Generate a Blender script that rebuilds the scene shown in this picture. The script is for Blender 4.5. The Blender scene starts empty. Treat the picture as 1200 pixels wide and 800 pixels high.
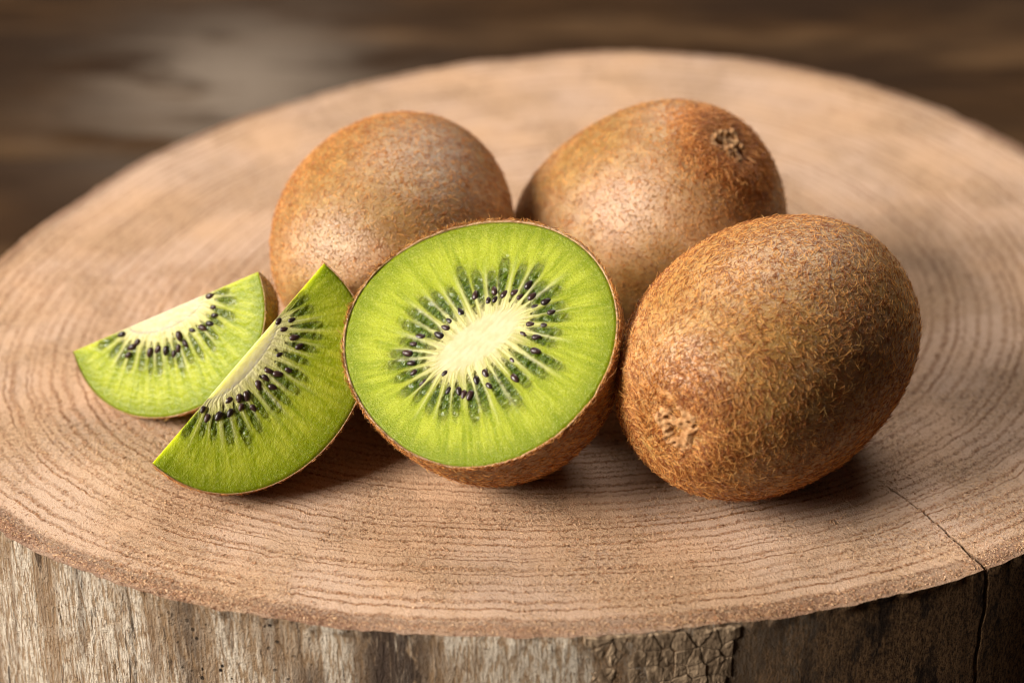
import bpy, math
import numpy as np
from mathutils import Matrix, Vector

S = bpy.context.scene
COL = S.collection
MM = 0.001
rng = np.random.default_rng(7)

# ------------------------------------------------------------------ camera
CAMD, PITCH = 488.0, math.radians(30)
cam_d = bpy.data.cameras.new('camera')
cam = bpy.data.objects.new('camera', cam_d); COL.objects.link(cam)
cam.location = (0, -CAMD * MM * math.cos(PITCH), CAMD * MM * math.sin(PITCH))
cam.rotation_euler = (math.pi / 2 - PITCH, 0, 0)
cam_d.lens = 85; cam_d.sensor_width = 36
cam_d.clip_start = 0.01; cam_d.clip_end = 50
cam_d.dof.use_dof = True
cam_d.dof.focus_distance = 0.430
cam_d.dof.aperture_fstop = 11.5
S.camera = cam

# ------------------------------------------------------------------ light
world = bpy.data.worlds.new('World'); S.world = world
world.use_nodes = True
wb = world.node_tree.nodes['Background']
wb.inputs[0].default_value = (1.0, 0.93, 0.85, 1)
wb.inputs[1].default_value = 0.022

def area(name, loc, target, size, power, color):
    l = bpy.data.lights.new(name, 'AREA'); l.shape = 'RECTANGLE'
    l.size, l.size_y = size; l.energy = power; l.color = color
    o = bpy.data.objects.new(name, l); COL.objects.link(o)
    o.location = loc
    o.rotation_euler = (Vector(target) - Vector(loc)).to_track_quat('-Z', 'Y').to_euler()
    return o
area('key_softbox', (-1.60, -0.66, 1.00), (0, -0.02, 0.02), (1.10, 0.80), 107.0, (1.0, 0.93, 0.84))
area('back_softbox', (0.28, 1.00, 1.05), (0, 0.05, 0.0), (0.8, 0.5), 18.0, (1.0, 0.93, 0.86))

S.view_settings.view_transform = 'Standard'
S.view_settings.look = 'None'
S.view_settings.exposure = 0.0
S.view_settings.gamma = 1.0
S.view_settings.use_curve_mapping = False
S.render.engine = 'CYCLES'
S.cycles.use_denoising = True
S.cycles.denoising_prefilter = 'ACCURATE'
S.cycles.pixel_filter_type = 'BLACKMAN_HARRIS'
S.cycles.filter_width = 1.1
S.cycles.max_bounces = 10
S.cycles.transparent_max_bounces = 8

# ------------------------------------------------------------------ helpers
def smooth(a, b, x):
    t = np.clip((x - a) / (b - a), 0, 1)
    return t * t * (3 - 2 * t)

class Waves:
    """smooth pseudo random field: a sum of plane waves, about -1..1"""
    def __init__(self, seed, freq, n=14, dim=3):
        r = np.random.default_rng(seed)
        k = r.normal(size=(n, dim)); k /= np.linalg.norm(k, axis=1)[:, None]
        self.k = k * freq * r.uniform(0.6, 1.6, (n, 1)); self.p = r.uniform(0, 6.283, n)
        self.n = n
    def __call__(self, X):
        X = np.asarray(X, float)
        out = np.zeros(X.shape[:-1])
        for k, p in zip(self.k, self.p):
            out += np.sin(X @ k + p)
        return out / math.sqrt(self.n) / 0.9

def mesh_obj(name, V, F, mat, parent=None, smooth_shade=True, attrs=None, scale=MM):
    """one mesh object from arrays (V in millimetres), F an (n,3) or (n,4) array"""
    V = np.asarray(V, np.float32); F = np.asarray(F, np.int32)
    me = bpy.data.meshes.new(name)
    me.vertices.add(len(V)); me.vertices.foreach_set('co', (V * scale).ravel())
    n, k = F.shape
    me.loops.add(n * k); me.loops.foreach_set('vertex_index', F.ravel())
    me.polygons.add(n)
    me.polygons.foreach_set('loop_start', np.arange(0, n * k, k, dtype=np.int32))
    me.polygons.foreach_set('use_smooth', np.full(n, smooth_shade))
    me.update(calc_edges=True)
    for a, val in (attrs or {}).items():
        at = me.attributes.new(a, 'FLOAT', 'POINT')
        at.data.foreach_set('value', np.asarray(val, np.float32).ravel())
    if mat: me.materials.append(mat)
    o = bpy.data.objects.new(name, me); COL.objects.link(o)
    if parent: o.parent = parent
    return o

def grid_faces(n, m, wrap=False, flip=False, off=0):
    i = np.arange(n - 1)[:, None]; j = np.arange(m if wrap else m - 1)[None, :]
    j2 = (j + 1) % m
    F = np.stack([i * m + j, (i + 1) * m + j, (i + 1) * m + j2, i * m + j2], -1).reshape(-1, 4)
    if flip: F = F[:, ::-1]
    return F + off

def thing(name, label, cat, loc=(0, 0, 0), group=None):
    o = bpy.data.objects.new(name, None); COL.objects.link(o)
    o.empty_display_size = 0.01
    o.location = loc; o['label'] = label; o['category'] = cat
    if group: o['group'] = group
    return o

class NT:
    def __init__(self, name):
        self.mat = bpy.data.materials.new(name); self.mat.use_nodes = True
        self.t = self.mat.node_tree
        self.bsdf = self.t.nodes['Principled BSDF']
    def n(self, typ, ins=None, **props):
        nd = self.t.nodes.new(typ)
        for k, v in props.items(): setattr(nd, k, v)
        for k, v in (ins or {}).items():
            self.set(nd.inputs[k], v)
        return nd
    def set(self, sock, v):
        if isinstance(v, bpy.types.NodeSocket): self.t.links.new(v, sock)
        elif isinstance(v, bpy.types.Node): self.t.links.new(v.outputs[0], sock)
        elif isinstance(v, (tuple, list)) and len(v) == 3 and sock.type == 'RGBA': sock.default_value = (*v, 1)
        else: sock.default_value = v
    def attr(self, name):
        return self.n('ShaderNodeAttribute', attribute_name=name).outputs['Fac']
    def math(self, op, a, b=None, c=None, clamp=False):
        nd = self.n('ShaderNodeMath', operation=op, use_clamp=clamp)
        self.set(nd.inputs[0], a)
        if b is not None: self.set(nd.inputs[1], b)
        if c is not None: self.set(nd.inputs[2], c)
        return nd.outputs[0]
    def mix(self, f, a, b, blend='MIX'):
        nd = self.n('ShaderNodeMix', data_type='RGBA', blend_type=blend)
        self.set(nd.inputs[0], f); self.set(nd.inputs[6], a); self.set(nd.inputs[7], b)
        return nd.outputs[2]
    def ramp(self, f, a, b, lo=0.0, hi=1.0):
        nd = self.n('ShaderNodeMapRange', interpolation_type='SMOOTHSTEP')
        self.set(nd.inputs[0], f)
        nd.inputs[1].default_value = a; nd.inputs[2].default_value = b
        nd.inputs[3].default_value = lo; nd.inputs[4].default_value = hi
        return nd.outputs[0]
    def coords(self, scale=(1000, 1000, 1000), rot=(0, 0, 0)):
        tc = self.n('ShaderNodeTexCoord')
        mp = self.n('ShaderNodeMapping', {'Vector': tc.outputs['Object'], 'Scale': scale, 'Rotation': rot})
        return mp.outputs[0]
    def noise(self, vec, scale, detail=3, rough=0.55, dist=0.0):
        return self.n('ShaderNodeTexNoise', {'Vector': vec, 'Scale': scale, 'Detail': detail,
                                             'Roughness': rough, 'Distortion': dist}).outputs['Fac']
    def voro(self, vec, scale, feature='F1', out='Distance', rnd=1.0):
        nd = self.n('ShaderNodeTexVoronoi', {'Vector': vec, 'Scale': scale, 'Randomness': rnd}, feature=feature)
        return nd.outputs[out]
    def bump(self, h, dist, strength=1.0, normal=None):
        nd = self.n('ShaderNodeBump', {'Height': h, 'Distance': dist, 'Strength': strength})
        if normal is not None: self.set(nd.inputs['Normal'], normal)
        return nd.outputs[0]
    def out(self, **kw):
        for k, v in kw.items(): self.set(self.bsdf.inputs[k.replace('_', ' ')], v)
        return self.mat

# ------------------------------------------------------------------ materials
def mat_cut_wood():
    m = NT('sawn_end_grain'); P = m.coords()
    q = m.attr('ring'); rho = m.attr('rho')
    w = m.noise(P, 0.05, 1); w2 = m.noise(P, 1.1, 4, 0.7)
    q1 = m.math('ADD', q, m.math('MULTIPLY', m.math('SUBTRACT', w, 0.5), 0.30))
    q2 = m.math('ADD', q1, m.math('MULTIPLY', m.math('SUBTRACT', w2, 0.5), 0.42))
    fr = m.math('FRACT', q2)
    line = m.math('MULTIPLY', m.ramp(fr, 0.50, 0.80), m.ramp(fr, 0.88, 1.0, 1.0, 0.0))
    idn = m.n('ShaderNodeTexWhiteNoise', {'W': m.math('FLOOR', q1)}, noise_dimensions='1D').outputs['Value']
    line = m.math('MULTIPLY', line, m.ramp(idn, 0.0, 1.0, 0.35, 1.0))
    patch = m.ramp(m.noise(P, 0.06, 3), 0.30, 0.60)
    line = m.math('MULTIPLY', line, m.math('ADD', 0.45, m.math('MULTIPLY', patch, 0.55)))
    crumb = m.noise(P, 1.7, 5, 0.72); tiny = m.noise(P, 4.2, 3, 0.65)
    cr = m.ramp(crumb, 0.42, 0.58); ti = m.ramp(tiny, 0.36, 0.64)
    zone = m.ramp(m.noise(P, 0.040, 3), 0.44, 0.60)
    along = m.ramp(m.noise(P, 0.30, 3, 0.6), 0.30, 0.54, 0.45, 1.0)
    fr2 = m.math('FRACT', m.math('MULTIPLY', q2, 3.0)); minor = m.math('MULTIPLY', m.ramp(fr2, 0.5, 0.9), m.ramp(fr2, 0.92, 1.0, 1.0, 0.0))
    lc = m.math('MULTIPLY', line, m.math('MULTIPLY', along, m.math('ADD', m.math('MULTIPLY', cr, 0.85), 0.58)), clamp=True)
    lc = m.math('MAXIMUM', lc, m.math('MULTIPLY', minor, m.math('MULTIPLY', cr, m.ramp(along, 0.3, 1.0, 0.45, 0.12))))
    early = m.mix(m.ramp(m.noise(P, 0.03, 3), 0.35, 0.65), (0.63, 0.390, 0.235), (0.62, 0.425, 0.310))
    early = m.mix(m.math('MULTIPLY', cr, m.ramp(zone, 0, 1, 0.15, 0.7)), early, (0.62, 0.355, 0.18))
    early = m.mix(m.math('MULTIPLY', ti, 0.28), early, (0.66, 0.47, 0.31))
    late = m.mix(ti, (0.20, 0.074, 0.023), (0.46, 0.21, 0.08))
    col = m.mix(lc, early, late)
    rim = m.ramp(m.math('ADD', rho, m.math('MULTIPLY', m.math('SUBTRACT', crumb, 0.5), 0.04)), 0.966, 0.984)
    rimc = m.mix(cr, (0.38, 0.185, 0.10), (0.17, 0.066, 0.03))
    col = m.mix(m.math('MULTIPLY', rim, m.ramp(m.noise(P, 0.035, 2), 0.4, 0.6, 0.75, 0.2)), col, rimc)
    pn = m.noise(P, 1.45, 4, 0.72); pits = m.ramp(pn, 0.56, 0.63)
    col = m.mix(m.math('MULTIPLY', m.ramp(pn, 0.47, 0.38), m.ramp(zone, 0, 1, 0.15, 0.6)), col, (0.80, 0.57, 0.37))
    pw = m.math('MULTIPLY', pits, m.math('ADD', m.math('MULTIPLY', line, 1.0), m.math('ADD', m.math('MULTIPLY', zone, 0.55), m.math('MULTIPLY', rim, 0.5))), clamp=True)
    col = m.mix(pw, col, (0.17, 0.058, 0.018))
    col = m.mix(m.attr('crack'), col, (0.045, 0.024, 0.012))  # crack shade put into the colour, near-black so its lit wall stays dark
    h = m.math('ADD', m.math('MULTIPLY', crumb, 1.0), m.math('MULTIPLY', tiny, 0.55))
    h = m.math('MULTIPLY', h, m.math('ADD', m.math('MULTIPLY', line, 0.25), m.math('ADD', 0.60, m.math('MULTIPLY', zone, 0.40))))
    h = m.math('ADD', h, m.math('MULTIPLY', rim, m.math('MULTIPLY', crumb, 1.2)))
    h = m.math('SUBTRACT', h, m.math('MULTIPLY', pw, 0.5))
    b = m.bump(h, 0.00085, 1.0)
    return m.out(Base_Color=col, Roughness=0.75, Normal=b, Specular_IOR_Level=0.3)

def mat_bark():
    m = NT('weathered_trunk_side')
    P = m.coords(); F = m.coords((1000, 1000, 90)); F2 = m.coords((1000, 1000, 220))
    bark = m.attr('bark'); stain = m.attr('stain')
    F = m.coords((1000, 1000, 150)); F2 = m.coords((1000, 1000, 380))
    fib = m.noise(F, 1.9, 4, 0.65, 0.3); fib2 = m.noise(F2, 2.4, 4, 0.7, 0.3); big = m.noise(F, 0.14, 4); gr = m.noise(P, 2.8, 4, 0.7)
    pale = m.mix(m.ramp(fib, 0.40, 0.58), (0.40, 0.27, 0.16), (0.80, 0.69, 0.55))
    pale = m.mix(m.math('MULTIPLY', m.ramp(big, 0.44, 0.58), 0.7), pale, (0.30, 0.18, 0.09))
    pale = m.mix(m.math('MULTIPLY', m.ramp(m.noise(F, 0.30, 5, 0.7), 0.52, 0.62), 0.6), pale, (0.22, 0.135, 0.075))
    pale = m.mix(m.math('MULTIPLY', m.ramp(fib2, 0.54, 0.64), 0.75), pale, (0.17, 0.095, 0.05))
    crack = m.ramp(m.noise(F, 0.5, 5, 0.72, 0.5), 0.60, 0.66)
    pale = m.mix(m.math('MULTIPLY', m.ramp(gr, 0.56, 0.70), 0.55), pale, (0.16, 0.10, 0.055))
    pale = m.mix(m.math('MULTIPLY', crack, 0.85), pale, (0.07, 0.04, 0.022))
    blk = m.math('MULTIPLY', stain, m.ramp(m.noise(F, 0.5, 5, 0.75, 0.8), 0.38, 0.50))
    pale = m.mix(m.math('MULTIPLY', blk, 0.92), pale, (0.055, 0.034, 0.024))
    holes = m.math('MULTIPLY', m.ramp(m.voro(P, 0.62), 0.20, 0.27, 1.0, 0.0), m.attr('holes'))
    holes = m.math('MULTIPLY', holes, m.ramp(m.noise(P, 0.16, 2), 0.50, 0.56))
    pale = m.mix(holes, pale, (0.015, 0.01, 0.008))
    dark = m.mix(m.ramp(m.math('ADD', m.math('MULTIPLY', fib2, 0.6), m.math('MULTIPLY', gr, 0.4)), 0.40, 0.60), (0.050, 0.026, 0.012), (0.34, 0.19, 0.085))
    dark = m.mix(m.math('MULTIPLY', m.ramp(m.noise(F2, 0.16, 5, 0.7), 0.47, 0.58), 0.85), dark, (0.018, 0.010, 0.007))
    dark = m.mix(m.math('MULTIPLY', m.ramp(fib2, 0.52, 0.70), 0.5), dark, (0.28, 0.17, 0.085))
    col = m.mix(bark, pale, dark)
    h = m.math('ADD', m.math('MULTIPLY', fib, m.ramp(bark, 0.0, 1.0, 0.9, 0.35)), m.math('ADD', m.math('MULTIPLY', gr, 0.6), m.math('MULTIPLY', fib2, 0.7)))
    h = m.math('SUBTRACT', h, m.math('ADD', m.math('MULTIPLY', crack, 0.7), holes))
    return m.out(Base_Color=col, Roughness=0.85, Normal=m.bump(h, 0.0011, 1.0), Specular_IOR_Level=0.2)

def mat_plate():
    m = NT('cracked_bark'); P = m.coords(); F = m.coords((1000, 1000, 350))
    n = m.noise(F, 0.8, 5, 0.65)
    col = m.mix(m.ramp(n, 0.35, 0.65), (0.12, 0.078, 0.045), (0.40, 0.285, 0.18))
    return m.out(Base_Color=col, Roughness=0.85, Normal=m.bump(n, 0.0008), Specular_IOR_Level=0.2)

def mat_dark(name, c):
    m = NT(name); P = m.coords(); n = m.noise(P, 1.2, 4)
    return m.out(Base_Color=m.mix(n, c, tuple(x * 1.8 for x in c)), Roughness=0.9, Normal=m.bump(n, 0.0003))

def mat_plank(name, seed, tone):
    m = NT(name)
    tc = m.n('ShaderNodeTexCoord')
    mp = m.n('ShaderNodeMapping', {'Vector': tc.outputs['Object'], 'Scale': (1000, 1000, 1000), 'Location': (seed * 371.0, seed * 97.0, 0)})
    G = m.n('ShaderNodeMapping', {'Vector': mp.outputs[0], 'Scale': (0.12, 1, 1)}).outputs[0]
    G2 = m.n('ShaderNodeMapping', {'Vector': mp.outputs[0], 'Scale': (0.28, 1, 1)}).outputs[0]
    a = m.noise(G, 0.16, 6, 0.65, 0.8); b = m.noise(G2, 0.03, 3, 0.6, 0.5); c = m.noise(G, 0.7, 4, 0.6)
    d = tuple(x * tone for x in (0.014, 0.007, 0.003)); l = tuple(x * tone for x in (0.070, 0.035, 0.0145))
    col = m.mix(m.ramp(a, 0.22, 0.78), d, l)
    col = m.mix(m.math('MULTIPLY', m.ramp(c, 0.5, 0.68), 0.35), col, tuple(x * tone for x in (0.035, 0.02, 0.013)))
    col = m.mix(m.math('MULTIPLY', m.ramp(b, 0.52, 0.70), 0.5), col, tuple(x * tone for x in (0.15, 0.085, 0.04)))
    vz = m.n('ShaderNodeMapping', {'Vector': mp.outputs[0], 'Scale': (0.45, 1, 1)}).outputs[0]
    col = m.mix(m.ramp(m.noise(vz, 0.016, 3, 0.6), 0.40, 0.62, 0.75, 0.0), col, tuple(x * tone for x in (0.022, 0.012, 0.007)))
    worn = m.math('MULTIPLY', m.attr('worn'), m.ramp(m.noise(G2, 0.06, 4, 0.65, 0.6), 0.34, 0.54))
    col = m.mix(m.math('MULTIPLY', worn, 0.9), col, (0.19, 0.150, 0.115))
    h = m.math('ADD', a, m.math('MULTIPLY', c, 0.5))
    return m.out(Base_Color=col, Roughness=0.95, Normal=m.bump(h, 0.0012), Specular_IOR_Level=0.05)

def mat_skin(name, pale=0.5, gain=1.0):
    m = NT(name); G = lambda c: tuple(x * gain for x in c); P = m.coords()
    big = m.noise(P, 0.06, 3, 0.6); mid = m.noise(P, 0.35, 4, 0.6); fine = m.noise(P, 2.4, 4, 0.65)
    tan = m.mix(m.ramp(mid, 0.3, 0.7), G((0.41, 0.225, 0.095)), G((0.30, 0.145, 0.050)))
    oli = m.mix(m.ramp(mid, 0.3, 0.7), G((0.33, 0.185, 0.052)), G((0.245, 0.112, 0.022)))
    col = m.mix(m.ramp(big, 0.5 - 0.25 * pale + 0.05, 0.75 - 0.2 * pale + 0.05), oli, tan) if pale < 1 else tan
    speck = m.ramp(m.noise(P, 1.9, 5, 0.75, 0.6), 0.56, 0.64)
    speck = m.math('MULTIPLY', speck, m.ramp(mid, 0.30, 0.55))
    col = m.mix(m.math('MULTIPLY', speck, 0.5), col, (0.27, 0.095, 0.028))
    col = m.mix(m.math('MULTIPLY', m.ramp(fine, 0.55, 0.7), 0.25), col, (0.18, 0.09, 0.035))
    h = m.math('ADD', m.math('MULTIPLY', fine, 1.0), m.math('MULTIPLY', speck, 0.9))
    h = m.math('ADD', h, m.math('MULTIPLY', mid, 1.2))
    return m.out(Base_Color=col, Roughness=m.ramp(fine, 0.3, 0.7, 0.30, 0.44), Normal=m.bump(h, 0.00018),
                 Specular_IOR_Level=0.95)

def mat_fuzz(name, dark, light, trans=0.25):
    m = NT(name)
    hi = m.n('ShaderNodeHairInfo')
    r1 = hi.outputs['Random']
    col = m.mix(m.ramp(r1, 0.30, 0.85), dark, light)
    col = m.mix(m.ramp(r1, 0.92, 0.99), col, tuple(min(1.0, x * 1.15 + 0.06) for x in light))
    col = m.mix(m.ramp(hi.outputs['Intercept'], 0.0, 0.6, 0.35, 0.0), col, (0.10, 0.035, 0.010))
    m.out(Base_Color=col, Roughness=0.42, Specular_IOR_Level=0.55)
    tr = m.n('ShaderNodeBsdfTranslucent', {'Color': col})
    mx = m.n('ShaderNodeMixShader', {0: trans, 1: m.bsdf.outputs[0], 2: tr.outputs[0]})
    m.t.links.new(mx.outputs[0], m.t.nodes['Material Output'].inputs[0])
    return m.mat

def mat_scar():
    m = NT('stem_scar'); P = m.coords(); n = m.noise(P, 0.8, 5, 0.65); v = m.attr('pit')
    col = m.mix(m.ramp(n, 0.35, 0.65), (0.32, 0.145, 0.050), (0.54, 0.31, 0.14))
    col = m.mix(v, col, (0.07, 0.03, 0.022))
    return m.out(Base_Color=col, Roughness=0.75, Normal=m.bump(n, 0.0005), Specular_IOR_Level=0.25)

def mat_flesh(name='kiwi_flesh', sss=0.7):
    m = NT(name); P = m.coords()
    s = m.attr('s'); tau = m.attr('tau'); core = m.attr('core_mask'); loc = m.attr('locule_mask'); wall = m.attr('ray_mask')
    tn = m.math('MULTIPLY', tau, 5.0)
    sv = m.n('ShaderNodeCombineXYZ', {0: m.math('MULTIPLY', m.math('COSINE', tau), 16.0), 1: m.math('MULTIPLY', m.math('SINE', tau), 16.0), 2: m.math('MULTIPLY', s, 2.2)}).outputs[0]
    streak = m.noise(sv, 1.0, 3, 0.6)
    grain = m.noise(P, 2.3, 3, 0.6); fine = m.noise(P, 4.2, 2, 0.6); big = m.noise(P, 0.12, 2)
    g = m.mix(m.ramp(streak, 0.32, 0.68), (0.220, 0.275, 0.003), (0.400, 0.430, 0.030))
    g = m.mix(m.math('MULTIPLY', m.ramp(big, 0.35, 0.65), 0.35), g, (0.30, 0.350, 0.008))
    g = m.mix(m.ramp(s, 0.70, 1.0, 0.0, 0.85), g, (0.150, 0.200, 0.001))
    g = m.mix(m.math('MULTIPLY', m.ramp(grain, 0.54, 0.66), 0.24), g, (0.62, 0.61, 0.18))
    g = m.mix(m.math('MULTIPLY', m.ramp(grain, 0.28, 0.46, 1.0, 0.0), 0.30), g, (0.19, 0.225, 0.001))
    inner = m.mix(m.ramp(streak, 0.35, 0.65), (0.34, 0.31, 0.075), (0.58, 0.54, 0.23))
    g = m.mix(m.ramp(s, 0.0, 0.34, 1.0, 0.0), g, inner)
    lc = m.mix(m.ramp(fine, 0.35, 0.65), (0.026, 0.058, 0.001), (0.110, 0.160, 0.003))
    lin = m.mix(m.ramp(fine, 0.35, 0.65), (0.17, 0.155, 0.028), (0.33, 0.30, 0.085))
    lc = m.mix(m.ramp(s, 0.02, 0.24), lin, lc)
    g = m.mix(loc, g, lc)
    g = m.mix(m.math('MULTIPLY', wall, 0.85), g, (0.60, 0.60, 0.25))
    cc = m.mix(m.ramp(m.noise(P, 0.5, 3), 0.3, 0.7), (0.56, 0.51, 0.31), (0.51, 0.45, 0.245))
    g = m.mix(core, g, cc)
    notc = m.math('SUBTRACT', 1.0, core)
    h = m.math('ADD', m.math('MULTIPLY', grain, 0.8), m.math('MULTIPLY', fine, 0.6))
    h = m.math('ADD', h, m.math('MULTIPLY', streak, 0.25))
    h = m.math('MULTIPLY', h, m.math('ADD', m.math('ADD', 0.25, m.math('MULTIPLY', loc, 0.6)), m.math('MULTIPLY', notc, 0.65)))
    rg = m.math('SUBTRACT', m.math('ADD', 0.28, m.math('MULTIPLY', core, 0.25)), m.math('MULTIPLY', loc, 0.15))
    return m.out(Base_Color=g, Roughness=rg, Normal=m.bump(h, 0.00026), Specular_IOR_Level=m.math('ADD', 0.17, m.math('MULTIPLY', loc, 0.10)),
                 Coat_Weight=m.math('ADD', 0.06, m.math('MULTIPLY', loc, 0.22)), Coat_Roughness=0.14, Subsurface_Weight=m.math('MULTIPLY', m.ramp(s, 0.02, 0.32), sss) if name == 'kiwi_flesh' else sss, Subsurface_Radius=(0.95, 1.0, 0.12), Subsurface_Scale=0.0055)

def mat_seed():
    m = NT('kiwi_seed'); P = m.coords(); n = m.noise(P, 1.5, 3)
    oi = m.n('ShaderNodeObjectInfo').outputs['Random']
    col = m.mix(oi, (0.012, 0.006, 0.006), (0.045, 0.018, 0.014))
    return m.out(Base_Color=col, Roughness=0.32, Specular_IOR_Level=0.5, Normal=m.bump(n, 0.00015))

M_CUT = mat_cut_wood(); M_BARK = mat_bark(); M_PLATE = mat_plate()
M_SKIN_TAN = mat_skin('tan_kiwi_skin', 0.75, 1.10); M_SKIN_OLIVE = mat_skin('olive_kiwi_skin', 0.35, 1.15)
M_SKIN_FRONT = mat_skin('front_kiwi_skin', 0.5, 1.40)
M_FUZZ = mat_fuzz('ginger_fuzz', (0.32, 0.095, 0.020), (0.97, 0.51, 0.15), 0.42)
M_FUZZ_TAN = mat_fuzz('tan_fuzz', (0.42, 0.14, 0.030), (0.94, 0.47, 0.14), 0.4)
M_SCAR = mat_scar(); M_FLESH = mat_flesh(); M_CORE = mat_flesh('kiwi_core', 0.0); M_WEDGE_CORE = mat_flesh('wedge_core', 0.8); M_SEED = mat_seed()

# ------------------------------------------------------------------ the plank table
TABLE_Z = -74.0
def build_table():
    t = thing('plank_table', 'dark weathered plank table top blurred behind the wood slice', 'table', (0, 0, TABLE_Z * MM))
    edges = [-700, -560, -415, -275, -130, 20, 172, 246, 392, 540, 690, 830, 980]
    tones = [1, .9, 1.1, 1, .95, 1.05, 1.15, 0.9, 0.85, 0.7, 0.8, 0.8]
    worn = Waves(3, 0.02, 8)
    for i in range(len(edges) - 1):
        y0, y1 = edges[i] + 1.2, edges[i + 1] - 1.2
        nx, ny = 180, 16
        x = np.linspace(-1000, 1000, nx); v = np.linspace(0, 1, ny)
        X, Vv = np.meshgrid(x, v, indexing='ij')
        wob = 1.6 * np.sin(x * 0.013 + i * 2.1)[:, None] + 0.7 * np.sin(x * 0.041 + i)[:, None]
        Y = y0 + (y1 - y0) * Vv + wob * 0.8
        e = np.minimum(Vv, 1 - Vv) * (y1 - y0)
        Z = -1.8 * np.exp(-e / 1.6) + 0.5 * worn(np.stack([X * 0.4, Y * 3, X * 0], -1)) + (i * 7 % 3 - 1) * 0.8
        top = np.stack([X, Y, Z], -1)
        bot = top.copy(); bot[..., 2] = -24
        loop = np.concatenate([top, bot[:, ::-1]], 1)          # a closed tube along x
        V = loop.reshape(-1, 3); F = grid_faces(nx, 2 * ny, wrap=True, flip=False)
        lx, ly = X + 120, Y - 290
        wm = np.exp(-((X + 90) / 42) ** 2 - ((Y - 292) / 55) ** 2)
        wl = np.concatenate([wm, wm[:, ::-1] * 0], 1)
        mesh_obj('plank', V, F, mat_plank('weathered_plank', i + 1, tones[i]), t, True, {'worn': np.clip(wl, 0, 1).ravel()})
    return t
build_table()

# ------------------------------------------------------------------ the wood slice
PITH = np.array([3.6, 23.3])
RC = [125.27, 9.19, -2.66, 2.69, 6.75, -0.76, -3.88, -1.06, -0.13, 0.43, -0.38, -0.17, 0.24]
def rim_r(th):
    r = np.full_like(th, RC[0])
    for k in range(1, 7): r += RC[2 * k - 1] * np.cos(k * th) + RC[2 * k] * np.sin(k * th)
    return r
CRK = -0.9087
def crack_theta(r):      # the radial drying crack wanders a little
    return np.interp(r, [60, 98.9, 108.5, 117.4, 126, 128.2, 140], [-0.85, -0.8604, -0.8756, -0.8929, -0.9074, -0.9087, -0.911]) + 0.0010 * np.sin(r * 1.1) + 0.0006 * np.sin(r * 2.7 + 1)

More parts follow.
